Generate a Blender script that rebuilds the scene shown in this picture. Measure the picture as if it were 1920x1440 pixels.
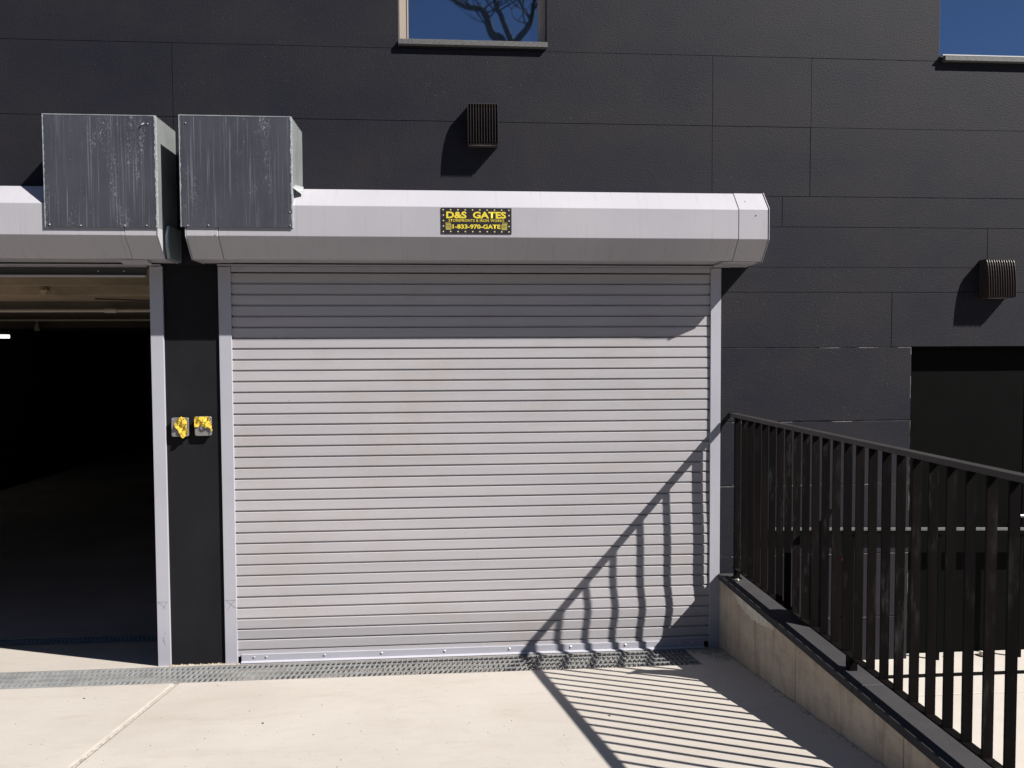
import bpy, math, random
from mathutils import Vector, Matrix
random.seed(7)
for o in list(bpy.data.objects): bpy.data.objects.remove(o)
S = bpy.context.scene
COL = S.collection

# ------------------------------------------------------------------ camera, sky, sun, exposure
cam_d = bpy.data.cameras.new('camera'); cam = bpy.data.objects.new('camera', cam_d); COL.objects.link(cam)
R = Vector((0.99723169, -0.07419794, -0.00485972)); U = Vector((0.0077728, 0.03902276, 0.99920809)); F = Vector((0.07394954, 0.99647975, -0.03949146))
M = Matrix.Identity(4)
for i in range(3): M[i][0], M[i][1], M[i][2] = R[i], U[i], -F[i]
M[1][3] = -5.5
cam.matrix_world = M
cam_d.sensor_width = 36; cam_d.lens = 36 * 1450 / 1920; cam_d.clip_start = .05; cam_d.clip_end = 1500
S.camera = cam
SUN = Vector((1, -.588, 1.125)).normalized()          # towards the sun
W = bpy.data.worlds.new('World'); S.world = W; W.use_nodes = True
nt = W.node_tree; bg = nt.nodes['Background']; sky = nt.nodes.new('ShaderNodeTexSky')
sky.sky_type = 'NISHITA'; sky.sun_disc = False
sky.sun_elevation = math.asin(SUN.z); sky.sun_rotation = math.atan2(SUN.x, SUN.y)
sky.altitude = 1500; sky.air_density = .75; sky.dust_density = .1; sky.ozone_density = 3.0
nt.links.new(sky.outputs[0], bg.inputs[0]); bg.inputs[1].default_value = .05
sd = bpy.data.lights.new('sun', 'SUN'); sd.energy = 5.0; sd.angle = math.radians(.5); sd.color = (1, .955, .90)
sun = bpy.data.objects.new('sun', sd); COL.objects.link(sun); sun.location = (10, -8, 14)
sun.rotation_euler = SUN.to_track_quat('Z', 'Y').to_euler()
S.render.engine = 'CYCLES'
S.view_settings.view_transform = 'Standard'; S.view_settings.look = 'None'; S.view_settings.gamma = 1
S.view_settings.use_curve_mapping = False
S.view_settings.exposure = 1.09

# ------------------------------------------------------------------ materials
ALB = .78                         # darkens paints, concretes and the like to weaken bounce light
def mat(name, col, rough=.6, metal=0, spec=.5, noise=None, bump=None, extra=None):
    """noise = (scale(x,y,z), amount); bump = (scale, strength, distance)"""
    m = bpy.data.materials.new(name); m.use_nodes = True
    t = m.node_tree; b = t.nodes['Principled BSDF']; N = t.nodes; L = t.links
    b.inputs['Base Color'].default_value = (*col, 1); b.inputs['Roughness'].default_value = rough
    b.inputs['Metallic'].default_value = metal; b.inputs['Specular IOR Level'].default_value = spec
    tc = N.new('ShaderNodeNewGeometry'); cur = None
    def obj_coords(scale):
        mp = N.new('ShaderNodeMapping'); mp.inputs['Scale'].default_value = scale
        L.new(tc.outputs['Position'], mp.inputs['Vector']); return mp.outputs[0]
    def ntex(scale, detail=6, rough_=.6, sc=1):
        n = N.new('ShaderNodeTexNoise'); n.inputs['Scale'].default_value = sc
        n.inputs['Detail'].default_value = detail; n.inputs['Roughness'].default_value = rough_
        L.new(obj_coords(scale), n.inputs['Vector']); return n.outputs['Fac']
    def ramp(src, a, b_, c0=0, c1=1):
        r = N.new('ShaderNodeMapRange'); r.inputs['From Min'].default_value = a; r.inputs['From Max'].default_value = b_
        r.inputs['To Min'].default_value = c0; r.inputs['To Max'].default_value = c1
        L.new(src, r.inputs['Value']); return r.outputs[0]
    def mix(c_in, c_to, fac, mode='MIX'):
        x = N.new('ShaderNodeMix'); x.data_type = 'RGBA'; x.blend_type = mode
        if isinstance(fac, (int, float)): x.inputs['Factor'].default_value = fac
        else: L.new(fac, x.inputs['Factor'])
        for k, v in ((6, c_in), (7, c_to)):
            if isinstance(v, tuple): x.inputs[k].default_value = (*v, 1)
            else: L.new(v, x.inputs[k])
        return x.outputs[2]
    def mul(a, b_):
        x = N.new('ShaderNodeMath'); x.operation = 'MULTIPLY'
        for k, v in ((0, a), (1, b_)):
            if isinstance(v, (int, float)): x.inputs[k].default_value = v
            else: L.new(v, x.inputs[k])
        return x.outputs[0]
    cur = col
    if noise:
        lo = tuple(c * (1 - noise[1]) for c in col); hi = tuple(min(1, c * (1 + noise[1])) for c in col)
        cur = mix(lo, hi, ramp(ntex(noise[0]), .3, .7))
    if extra: cur = extra(locals()) or cur
    if metal < .5: cur = mix(cur, (ALB, ALB, ALB), 1.0, 'MULTIPLY')
    if not isinstance(cur, tuple): L.new(cur, b.inputs['Base Color'])
    if bump:
        bn = N.new('ShaderNodeBump'); bn.inputs['Strength'].default_value = bump[1]; bn.inputs['Distance'].default_value = bump[2]
        sc = bump[0] if isinstance(bump[0], tuple) else (bump[0],) * 3
        L.new(ntex(sc, 3, .55), bn.inputs['Height']); L.new(bn.outputs[0], b.inputs['Normal'])
    return m

def stucco_extra(e):
    # brownish / bluish patches, pale grit specks, faint wash-down streaks
    c = e['mix']((.0105, .0108, .0185), (.0172, .0162, .0200), e['ramp'](e['ntex']((1.1, 1.1, 1.6), 4), .38, .62))
    c = e['mix'](c, (.012, .012, .017), e['mul'](e['ramp'](e['ntex']((7, 7, .5), 3), .5, .75), .55))
    sp = e['ramp'](e['ntex']((150, 150, 150), 2, .5), .70, .74)
    cl = e['ramp'](e['ntex']((3.1, 3.1, 3.1), 3), .44, .62)
    c = e['mix'](c, (.20, .20, .20), e['mul'](sp, e['mul'](cl, .8)))
    return c
STUCCO = mat('black_stucco', (.036, .035, .039), .7, spec=.18, bump=(105, .42, .006), extra=stucco_extra)
STUCCO_PLAIN = mat('smooth_black_stucco', (.012, .012, .0145), .8, spec=.12, bump=(120, .25, .004), noise=((4, 4, 2), .2))
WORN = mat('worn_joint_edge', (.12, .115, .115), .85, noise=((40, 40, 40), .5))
BACK = mat('black_base_coat', (.012, .012, .013), .9)

def paint_extra(e):
    c = e['mix']((.408, .396, .418), (.45, .434, .45), e['ramp'](e['ntex']((.6, .6, 9), 3), .35, .65))
    c = e['mix'](c, (.37, .33, .295), e['mul'](e['ramp'](e['ntex']((1.3, 1.3, 2.3), 6, .7), .50, .75), .5))
    return e['mix'](c, (.22, .21, .21), e['mul'](e['ramp'](e['ntex']((48, 48, 48), 2), .72, .77), .6))
PAINT = mat('silver_grey_enamel', (.52, .5, .515), .42, spec=.4, extra=paint_extra)
def hood_extra(e):
    c = e['mix']((.405, .40, .435), (.445, .435, .465), e['ramp'](e['ntex']((1, 1, 1), 3), .35, .65))
    c = e['mix'](c, (.30, .295, .31), e['mul'](e['ramp'](e['ntex']((34, 3, 1.0), 5, .75), .55, .70), .5))
    return e['mix'](c, (.16, .15, .15), e['mul'](e['ramp'](e['ntex']((42, 42, 42), 2), .77, .8), .8))
HOODP = mat('weathered_hood_enamel', (.52, .51, .545), .4, spec=.4, extra=hood_extra)
GUIDEP = mat('guide_enamel', (.41, .41, .46), .4, spec=.4, noise=((2, 2, 1.5), .05))
DARKBAR = mat('dark_bar_face', (.04, .04, .042), .8)  # dark tone for the bottom bar of the raised curtain
RUBBER = mat('black_rubber', (.02, .02, .02), .7)

def concrete_extra(e):
    c = e['mix']((.425, .388, .348), (.495, .458, .415), e['ramp'](e['ntex']((.9, .9, .9), 6), .3, .7))
    c = e['mix'](c, (.36, .32, .265), e['mul'](e['ramp'](e['ntex']((2.2, 5.5, 1), 7, .7), .53, .75), .45))
    c = e['mix'](c, (.50, .465, .42), e['mul'](e['ramp'](e['ntex']((1.4, 3.5, 1), 5, .7), .55, .8), .5))
    c = e['mix'](c, (.34, .315, .29), e['mul'](e['ramp'](e['ntex']((7, 16, 1), 7, .75), .54, .72), .35))
    c = e['mix'](c, (.30, .26, .22), e['mul'](e['ramp'](e['ntex']((.55, 1.1, 1), 4, .6), .58, .72), .22))
    c = e['mix'](c, (.16, .12, .09), e['mul'](e['ramp'](e['ntex']((55, 55, 55), 2), .715, .75), .8))
    return c
CONC = mat('pale_driveway_concrete', (.64, .6, .54), .85, spec=.25, bump=((60, 60, 60), .18, .004), extra=concrete_extra)
SLABR = mat('landing_concrete', (.47, .435, .39), .85, spec=.25, noise=((2, 2, 2), .08), bump=(60, .15, .004))
JOINTM = mat('joint_sealant', (.35, .32, .28), .8, noise=((30, 30, 30), .25), bump=(70, .5, .006))
TOOL = mat('tooled_concrete_edge', (.40, .366, .325), .85, noise=((6, 6, 6), .14), bump=(50, .3, .005))
def knee_extra(e):
    c = e['mix']((.46, .37, .275), (.74, .62, .47), e['ramp'](e['ntex']((1.5, 1.5, 2.6), 7, .7), .32, .68))
    c = e['mix'](c, (.24, .19, .14), e['mul'](e['ramp'](e['ntex']((1, 9, 1.1), 7, .75), .50, .70), .7))
    c = e['mix'](c, (.64, .59, .49), e['mul'](e['ramp'](e['ntex']((1, 24, 1.1), 3), .62, .74), .45))
    c = e['mix'](c, (.20, .155, .11), e['mul'](e['ramp'](e['ntex']((4, 3.5, 5), 8, .8), .52, .66), .32))
    c = e['mix'](c, (.07, .055, .04), e['mul'](e['ramp'](e['ntex']((34, 30, 30), 2), .73, .76), .8))
    return c
KNEE = mat('board_formed_concrete', (.3, .25, .2), .9, spec=.2, bump=((20, 20, 20), .35, .008), extra=knee_extra)
PATCH = mat('pale_mortar_patch', (.72, .66, .53), .9, noise=((18, 18, 18), .3), bump=(45, .8, .01))
def galv_front(e):
    c = e['mix']((.036, .038, .050), (.062, .065, .083), e['ramp'](e['ntex']((2, 2, 2), 6), .3, .7))
    st = e['ramp'](e['ntex']((120, 120, 1.5), 4, .6), .56, .68)
    c = e['mix'](c, (.22, .23, .26), e['mul'](st, .4))
    st2 = e['ramp'](e['ntex']((62, 62, 1.2), 5, .72), .60, .67)
    c = e['mix'](c, (.30, .31, .34), e['mul'](st2, .38))
    band = e['ramp'](e['ntex']((6.5, 6.5, 1.5), 3, .55), .57, .68)
    sp = e['ramp'](e['ntex']((150, 150, 60), 4, .7), .55, .64)
    c = e['mix'](c, (.42, .44, .46), e['mul'](sp, e['mul'](band, .7)))
    sp2 = e['ramp'](e['ntex']((85, 85, 85), 2), .73, .77)
    return e['mix'](c, (.45, .46, .48), e['mul'](sp2, .8))
GALVF = mat('oxidised_galvanised_sheet', (.08, .085, .1), .5, spec=.4, extra=galv_front)
GALVS = mat('clean_galvanised_sheet', (.27, .29, .29), .5, .35, noise=((3, 3, 3), .22))
GALVD = mat('dull_galvanised_drum', (.24, .30, .31), .45, .4, noise=((3, 3, 3), .2))
GALVE = mat('bright_galvanised_edge', (.42, .45, .46), .45, .3, noise=((9, 9, 60), .35))
GRATEM = mat('galvanised_grating', (.36, .37, .375), .45, .35, noise=((9, 9, 9), .22))
SCREW = mat('zinc_screw', (.5, .5, .52), .35, .7)
VENTM = mat('brown_black_vent', (.045, .032, .028), .45, spec=.5)
VENTIN = mat('vent_cavity', (.008, .008, .008), .8)
def rail_extra(e):
    c = e['mix']((.0028, .0025, .0026), (.0062, .0048, .0045), e['ramp'](e['ntex']((9, 8.5, 1.0), 3), .4, .62))
    m = e['mul'](e['ramp'](e['ntex']((22, 22, 5), 6, .72), .50, .68), e['ramp'](e['ntex']((1.6, 1.9, 2.3), 3), .50, .66))
    return e['mix'](c, (.075, .073, .072), e['mul'](m, .45))
RAILM = mat('scuffed_black_steel', (.018, .014, .013), .6, spec=.05, extra=rail_extra)
RAILT = mat('black_handrail_steel', (.03, .027, .026), .5, spec=.3, noise=((9, 2.2, 9), .3))
CAPM = mat('black_stucco_cap', (.042, .040, .043), .75, spec=.2, bump=(90, .35, .004), noise=((5, 5, 5), .15))
FRAMEM = mat('beige_window_frame', (.44, .37, .31), .5)
FRAMED = mat('dark_reveal', (.07, .065, .06), .6)
SILLM = mat('grey_speckled_sill', (.10, .10, .10), .7, noise=((130, 130, 130), .6))
SILLT = mat('pale_sill_edge', (.5, .5, .5), .6)
GLASS = mat('reflective_glass', (.006, .010, .022), .02, spec=1.0)
GLASS.node_tree.nodes['Principled BSDF'].inputs['IOR'].default_value = 2.45
GLASS.node_tree.nodes['Principled BSDF'].inputs['Specular Tint'].default_value = (.62, .78, 1, 1)
DOORM = mat('black_door_paint', (.0018, .0022, .002), .6, spec=.05, noise=((5, 5, 5), .25), bump=(60, .1, .003))
CHROME = mat('brushed_lever', (.6, .62, .66), .25, .9)
STEEL = mat('steel_plate', (.30, .29, .29), .4, .4)
def tape_extra(e):
    v = e['N'].new('ShaderNodeTexVoronoi'); v.inputs['Scale'].default_value = 1
    e['L'].new(e['obj_coords']((52, 52, 68)), v.inputs['Vector'])
    f = e['ramp'](v.outputs['Distance'], .30, .40, 1, 0)
    return e['mix']((.72, .50, .05), (.16, .10, .01), e['mul'](f, .85))
TAPE = mat('yellow_caution_tape', (.72, .5, .05), .45, extra=tape_extra)
SIGNB = mat('sign_black', (.022, .018, .024), .4)
SIGNY = mat('sign_yellow', (.78, .62, .04), .5)
SIGNP = mat('sign_pale_yellow', (.66, .64, .30), .5)
SIGNG = mat('sign_olive_gold', (.36, .29, .04), .5)
INK = mat('marker_ink', (.05, .05, .07), .6)
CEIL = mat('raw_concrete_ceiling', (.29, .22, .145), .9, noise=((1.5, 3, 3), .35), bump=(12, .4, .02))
CEILD = mat('dark_concrete_soffit', (.11, .09, .065), .9, noise=((1.5, 3, 3), .25))  # darker concrete for the ceiling beams and the deeper ceiling
INW = mat('dark_garage_wall', (.14, .13, .12), .9)
INF = mat('dark_garage_floor', (.36, .34, .33), .8, noise=((1, 1, 1), .2))
PVC = mat('pale_conduit', (.55, .5, .42), .5)
BARK = mat('grey_bark', (.085, .08, .06), .9, noise=((9, 9, 3), .35), bump=(20, .6, .03))
ASPH = mat('asphalt', (.055, .055, .056), .9, noise=((8, 8, 8), .2), bump=(60, .4, .006))
REDM = mat('red_plastic', (.5, .03, .02), .5)
PAPER = mat('crumpled_paper', (.7, .66, .52), .8)
CRUMB = mat('concrete_crumbs', (.34, .29, .22), .9, noise=((30, 30, 30), .3))
LAMP = bpy.data.materials.new('lit_tube'); LAMP.use_nodes = True
_b = LAMP.node_tree.nodes['Principled BSDF']; _b.inputs['Emission Color'].default_value = (1, .98, .9, 1); _b.inputs['Emission Strength'].default_value = 1.6

# ------------------------------------------------------------------ mesh helpers
class MB:
    def __init__(s): s.v = []; s.f = []; s.mi = []; s.cm = 0
    def add(s, vs, fs):
        n = len(s.v); s.v += [tuple(v) for v in vs]; s.f += [tuple(n + i for i in f) for f in fs]; s.mi += [s.cm] * len(fs); return s
    def box(s, x0, x1, y0, y1, z0, z1):
        return s.add([(x0,y0,z0),(x1,y0,z0),(x1,y1,z0),(x0,y1,z0),(x0,y0,z1),(x1,y0,z1),(x1,y1,z1),(x0,y1,z1)],
                     [(0,3,2,1),(4,5,6,7),(0,1,5,4),(1,2,6,5),(2,3,7,6),(3,0,4,7)])
    def prism(s, prof, a0, a1, axis='x', closed=True):
        """profile extruded along an axis; prof is [(y,z)] for x, [(x,z)] for y, [(x,y)] for z"""
        n = len(prof)
        def P(p, a):
            return {'x': (a, p[0], p[1]), 'y': (p[0], a, p[1]), 'z': (p[0], p[1], a)}[axis]
        vs = [P(p, a0) for p in prof] + [P(p, a1) for p in prof]
        fs = [(i, (i + 1) % n, n + (i + 1) % n, n + i) for i in range(n if closed else n - 1)]
        if closed: fs += [tuple(range(n))[::-1], tuple(range(n, 2 * n))]
        return s.add(vs, fs)
    def tube(s, pts, rad, n=8, cap=True):
        pts = [Vector(p) for p in pts]; rs = rad if isinstance(rad, (list, tuple)) else [rad] * len(pts)
        vs = []; up = None
        for i, p in enumerate(pts):
            d = (pts[min(i + 1, len(pts) - 1)] - pts[max(i - 1, 0)]).normalized()
            if up is None: up = d.orthogonal().normalized()
            up = (up - d * up.dot(d)).normalized(); sd_ = d.cross(up)
            vs += [p + (up * math.cos(a) + sd_ * math.sin(a)) * rs[i] for a in [2 * math.pi * k / n for k in range(n)]]
        fs = [(i*n+k, i*n+(k+1)%n, (i+1)*n+(k+1)%n, (i+1)*n+k) for i in range(len(pts)-1) for k in range(n)]
        if cap: fs += [tuple(range(n))[::-1], tuple(range((len(pts)-1)*n, len(pts)*n))]
        return s.add(vs, fs)
    def mesh(s, name, mats, smooth=False):
        me = bpy.data.meshes.new(name); me.from_pydata(s.v, [], s.f)
        for m in (mats if isinstance(mats, (list, tuple)) else [mats]): me.materials.append(m)
        for p, i in zip(me.polygons, s.mi): p.material_index = i; p.use_smooth = smooth
        me.update()
        import bmesh
        bm = bmesh.new(); bm.from_mesh(me); bmesh.ops.recalc_face_normals(bm, faces=bm.faces); bm.to_mesh(me); bm.free()
        return me
    def obj(s, name, mats, parent=None, loc=(0,0,0), bevel=0, smooth=False, seg=1):
        return place(name, s.mesh(name, mats, smooth), parent, loc, bevel, seg)
def place(name, me, parent=None, loc=(0,0,0), bevel=0, seg=1):
    o = bpy.data.objects.new(name, me); COL.objects.link(o); o.location = loc
    if parent: o.parent = parent
    if bevel:
        b = o.modifiers.new('bevel', 'BEVEL'); b.width = bevel; b.segments = seg; b.limit_method = 'ANGLE'; b.angle_limit = .6
    return o
def box(name, m, parent, *a, bevel=0, **k): return MB().box(*a).obj(name, m, parent, bevel=bevel, **k)
def thing(name, label, cat, loc=(0,0,0), group=None):
    o = bpy.data.objects.new(name, None); COL.objects.link(o); o.location = loc; o.empty_display_size = .1
    return tag(o, label, cat, group)
def tag(o, label=None, cat=None, group=None, kind=None):
    if label: o['label'] = label
    if cat: o['category'] = cat
    if group: o['group'] = group
    if kind: o['kind'] = kind
    return o
def rects(x0, x1, z0, z1, holes):
    """cells of the rectangle not covered by the holes -> list of (x0,x1,z0,z1)"""
    xs = sorted({x0, x1, *[v for h in holes for v in h[:2] if x0 < v < x1]})
    zs = sorted({z0, z1, *[v for h in holes for v in h[2:] if z0 < v < z1]})
    out = []
    for a, b in zip(xs, xs[1:]):
        for c, d in zip(zs, zs[1:]):
            mx, mz = (a + b) / 2, (c + d) / 2
            if not any(h[0] < mx < h[1] and h[2] < mz < h[3] for h in holes): out.append((a, b, c, d))
    return out
def slab_cells(cells, y0, y1):
    """welded plate made of the cells, no inner walls"""
    m = MB(); idx = {}
    def v(x, y, z):
        k = (round(x, 5), y, round(z, 5))
        if k not in idx: idx[k] = len(m.v); m.v.append(k)
        return idx[k]
    xs = sorted({c for r in cells for c in r[:2]}); zs = sorted({c for r in cells for c in r[2:]})
    S_ = set()
    for r in cells:
        for i, (a, b) in enumerate(zip(xs, xs[1:])):
            for j, (c, d) in enumerate(zip(zs, zs[1:])):
                if r[0] <= a and b <= r[1] and r[2] <= c and d <= r[3]: S_.add((i, j))
    def q(*p): m.f.append(tuple(v(*t) for t in p)); m.mi.append(0)
    for i, j in S_:
        a, b, c, d = xs[i], xs[i+1], zs[j], zs[j+1]
        q((a,y0,c),(b,y0,c),(b,y0,d),(a,y0,d)); q((a,y1,c),(a,y1,d),(b,y1,d),(b,y1,c))
        if (i-1,j) not in S_: q((a,y0,c),(a,y0,d),(a,y1,d),(a,y1,c))
        if (i+1,j) not in S_: q((b,y0,c),(b,y1,c),(b,y1,d),(b,y0,d))
        if (i,j-1) not in S_: q((a,y0,c),(a,y1,c),(b,y1,c),(b,y0,c))
        if (i,j+1) not in S_: q((a,y0,d),(b,y0,d),(b,y1,d),(a,y1,d))
    return m

ZG = -2.172                       # driveway level at the facade
SL = .136                         # fall of the driveway towards the facade
SI = .19                          # the floor keeps falling inside the garage
def zr(y): return ZG - (SL if y < 0 else SI) * y

# ------------------------------------------------------------------ ground, driveway, landing
def slope_slab(name, m, x0, x1, y0, y1, dz=0, parent=None, th=.16, wob=0):
    n = max(2, int((y1 - y0) / .25)); k = max(2, int((x1 - x0) / .4)); mb = MB()
    for j in range(n + 1):
        y = y0 + (y1 - y0) * j / n
        for i in range(k + 1):
            x = x0 + (x1 - x0) * i / k
            mb.v.append((x, y, zr(y) + dz + (random.uniform(-wob, wob) if 0 < i < k and 0 < j < n else 0)))
    for j in range(n):
        for i in range(k):
            a = j * (k + 1) + i; mb.f.append((a, a + 1, a + k + 2, a + k + 1)); mb.mi.append(0)
    zb = min(zr(y0), zr(y1)) - th
    b = len(mb.v); mb.v += [(x0, y0, zb), (x1, y0, zb), (x1, y1, zb), (x0, y1, zb)]
    c0, c1, c2, c3 = 0, k, n * (k + 1) + k, n * (k + 1)
    mb.f.append((b, b+3, b+2, b+1)); mb.mi.append(0)
    mb.f.append(tuple([b, b+1] + list(range(k, -1, -1)))); mb.mi.append(0)
    mb.f.append(tuple([b+3, c3] + list(range(c3 + 1, c2 + 1)) + [b+2])); mb.mi.append(0)
    mb.f.append(tuple([b] + [j * (k+1) for j in range(n + 1)] + [b+3])); mb.mi.append(0)
    mb.f.append(tuple([b+1, b+2] + [j * (k+1) + k for j in range(n, -1, -1)])); mb.mi.append(0)
    return mb.obj(name, m, parent)
drive = bpy.data.objects.new('driveway', None); COL.objects.link(drive); tag(drive, kind='structure')
GY0, GY1 = -.455, -.035            # trench grate
JX = -1.803
slope_slab('concrete_slab', CONC, -14, JX - .024, -3.5, GY0, parent=drive, wob=.0006)
slope_slab('concrete_slab', CONC, JX + .024, 1.922, -3.5, GY0, parent=drive, wob=.0006)
slope_slab('low_bounce_apron', ASPH, -14, 1.922, -7.2, -3.504, parent=drive, dz=-.002, wob=.002)  # unseen dark asphalt, put in to weaken bounce off the ground
# tooled joint: two bevelled shoulders and a rough sealant bead between them
for sgn in (-1, 1):
    mb = MB(); xs = sorted((JX + sgn * .024, JX + sgn * .006))
    hi, lo = (0, -.007) if sgn < 0 else (-.007, 0)
    mb.add([(xs[0], -3.5, zr(-3.5) + hi), (xs[1], -3.5, zr(-3.5) + lo), (xs[1], GY0, zr(GY0) + lo), (xs[0], GY0, zr(GY0) + hi)], [(0, 1, 2, 3)])
    mb.obj('joint_shoulder', TOOL, drive)
mb = MB(); pts = []; n = 160
for i in range(n + 1):
    y = -3.5 + (3.5 + GY0) * i / n; w = .006 + random.uniform(-.001, .005); j = random.uniform(-.002, .002)
    mb.v += [(JX - w + j, y, zr(y) - .0062), (JX + j, y, zr(y) - .002 + random.uniform(-.003, .002)), (JX + w + j, y, zr(y) - .0062)]
for i in range(n):
    for q in (0, 1): mb.f.append((i*3+q, i*3+q+1, i*3+q+4, i*3+q+3)); mb.mi.append(0)
mb.obj('joint_sealant', JOINTM, drive)
slope_slab('threshold_strip', CONC, -14, 1.922, GY1, .0, parent=drive)
box('trench_floor', TOOL, drive, -14, 1.922, GY0, GY1, ZG - .4, ZG - .3)
box('trench_wall', STUCCO_PLAIN, drive, -14, 1.7, GY0 - .10, GY0 - .002, ZG - .39, ZG - .11)
box('trench_wall', STUCCO_PLAIN, drive, -14, 1.7, GY1 + .002, GY1 + .1, ZG - .39, ZG - .17)
slope_slab('trench_end_slab', CONC, 1.665, 1.922, GY0 + .001, GY1 - .001, dz=-.001, parent=drive, th=.06)
slope_slab('garage_threshold', CONC, -7, 1.922, .002, 1.0, parent=drive, th=.3)
box('garage_floor', INF, drive, -8.2, 2.2, 1.36, 16, zr(1.36) - .2, zr(1.36))
box('garage_trench_floor', INW, drive, -8.2, 2.2, 1.0, 1.36, zr(1.36) - .4, zr(1.36) - .25)

ground = box('ground', ASPH, None, -400, 400, -600, -9.6, -1.8, -1.33); tag(ground, kind='structure')
pav = bpy.data.objects.new('pavement', None); COL.objects.link(pav); tag(pav, kind='structure')
for i in range(-8, 10):
    box('paving_slab', SLABR, pav, i * 1.6, i * 1.6 + 1.592, -9.4, -7.205, -1.5, zr(-7.2) + .002 * (i % 2), bevel=.006)
box('kerb', TOOL, pav, -40, 40, -9.6, -9.402, -1.9, zr(-7.2))

ZL = -2.31
land = bpy.data.objects.new('landing', None); COL.objects.link(land); tag(land, kind='structure')
def lslab(x0, x1, y0, y1): box('landing_slab', SLABR, land, x0, x1, y0, y1, ZL - .15, ZL, bevel=.005)
for (y0, y1) in ((-.60, .098), (-2.2, -.612), (-3.8, -2.212), (-5.4, -3.812)):
    for (x0, x1) in ((2.11, 4.9), (4.912, 7.4), (7.412, 9.9)): lslab(x0, x1, y0, y1)
box('landing_joint_bed', FRAMED, land, 2.11, 9.9, -5.4, .098, ZL - .2, ZL - .152)
box('retaining_wall', KNEE, land, 2.11, 9.9, -5.6, -5.402, ZL - .2, -1.2)
box('upper_paving', SLABR, land, 2.11, 9.9, -7.2, -5.602, -1.5, -1.205)

# ------------------------------------------------------------------ building
bld = thing('building', 'black stucco building front with flush board joints and garage openings', 'building', (0, 0, ZG))
bld.location = (0, 0, 0)
DOOR1 = (-1.56, 1.87, -3, .62); DOOR2 = (-5.3, -2.03, -3, .62)
WIN1 = (-.371, .667, 2.176, 3.7); WIN2 = (3.555, 4.75, 2.162, 3.7); WIN3 = (-4.9, -3.86, 2.176, 3.7); MAN = (3.377, 5.34, -3, .038)
BOTH = (-5.3, 1.87, -3, .62)
rows = [(-2.6, -1.98, []), (-1.98, -1.50, []), (-1.50, -.98, []), (-.98, -.51, []), (-.51, .034, []), (.034, .437, [3.222, 5.6, -6.4]),
        (.437, .91, [3.953, -7.1]), (.91, 1.13, [2.383, -5.9]), (1.13, 1.626, [-1.9, 1.86, 2.588, 5.3]), (1.626, 2.122, [-1.9, 1.861, 2.592, 5.3, -5.4]),
        (2.122, 2.62, [-6.5, 6.9]), (2.62, 3.12, [-2.0, 1.9, 5.1]), (3.12, 3.62, [-2.8, 3.1]), (3.62, 4.12, [-4.5, 0, 4.4]), (4.12, 4.6, [-2.2, 2.4, 6])]
XL, XR = -8.5, 8.6
g = .0019
rnd = random.Random(3)
for z0, z1, cuts in rows:
    cs = [XL] + sorted(cuts) + [XR]
    for a, b in zip(cs, cs[1:]):
        cells = rects(a + g, b - g, z0 + g, z1 - g, [BOTH, WIN1, WIN2, WIN3, MAN])
        if not cells: continue
        # split into connected runs left / right of openings
        groups = []
        for c in sorted(cells):
            for gr_ in groups:
                if any(abs(c[0] - d[1]) < 1e-6 and c[2] < d[3] and d[2] < c[3] or (abs(c[0]-d[0]) < 1e-6 and (abs(c[2]-d[3]) < 1e-6 or abs(c[3]-d[2]) < 1e-6)) or (abs(c[1]-d[0]) < 1e-6 and c[2] < d[3] and d[2] < c[3]) for d in gr_):
                    gr_.append(c); break
            else: groups.append([c])
        for gr_ in groups:
            y = rnd.uniform(-.0022, .0022)
            cx = sum((c[0]+c[1])/2 for c in gr_) / len(gr_); cz = (z0 + z1) / 2
            if len(gr_) == 1:       # plain board: uneven trowelled edges
                x0, x1, c0, c1 = gr_[0]; m = MB(); per = []
                def edge(p, q):
                    L_ = math.dist(p, q); k = max(1, int(L_ / .05)); lo = 0
                    for i in range(k):
                        t = i / k
                        lo = lo * .85 + rnd.uniform(-.0009, .0010)
                        j = 0 if i == 0 else lo
                        nx, nz = (-(q[1]-p[1])/L_, (q[0]-p[0])/L_)
                        per.append((p[0] + (q[0]-p[0])*t + nx*j, p[1] + (q[1]-p[1])*t + nz*j))
                edge((x0, c0), (x1, c0)); edge((x1, c0), (x1, c1)); edge((x1, c1), (x0, c1)); edge((x0, c1), (x0, c0))
                n_ = len(per)
                ins = [(min(max(px, x0 + .0036), x1 - .0036), min(max(pz, c0 + .0036), c1 - .0036)) for px, pz in per]
                m.v = [(px, y + max(0, rnd.gauss(.0022, .0016)), pz) for px, pz in per] + [(px, y, pz) for px, pz in ins] + [(px, .03, pz) for px, pz in per]
                for i in range(n_):
                    j = (i + 1) % n_
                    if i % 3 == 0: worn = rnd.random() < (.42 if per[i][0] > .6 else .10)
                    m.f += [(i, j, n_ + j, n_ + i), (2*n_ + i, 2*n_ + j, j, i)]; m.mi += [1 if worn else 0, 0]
                m.f.append(tuple(range(n_, 2 * n_))); m.mi.append(0)
            else:
                m = slab_cells(gr_, y, .03)
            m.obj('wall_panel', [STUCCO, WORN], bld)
box('wall_panel', STUCCO_PLAIN, bld, -2.03, -1.565, .0, .03, ZG - .02, .62, bevel=.002)       # pier between the garage openings
slab_cells(rects(XL, XR, -2.6, 4.6, [DOOR1, DOOR2, WIN1, WIN2, WIN3, MAN]), .010 + .021, .25).obj('wall', BACK, bld)
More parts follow.
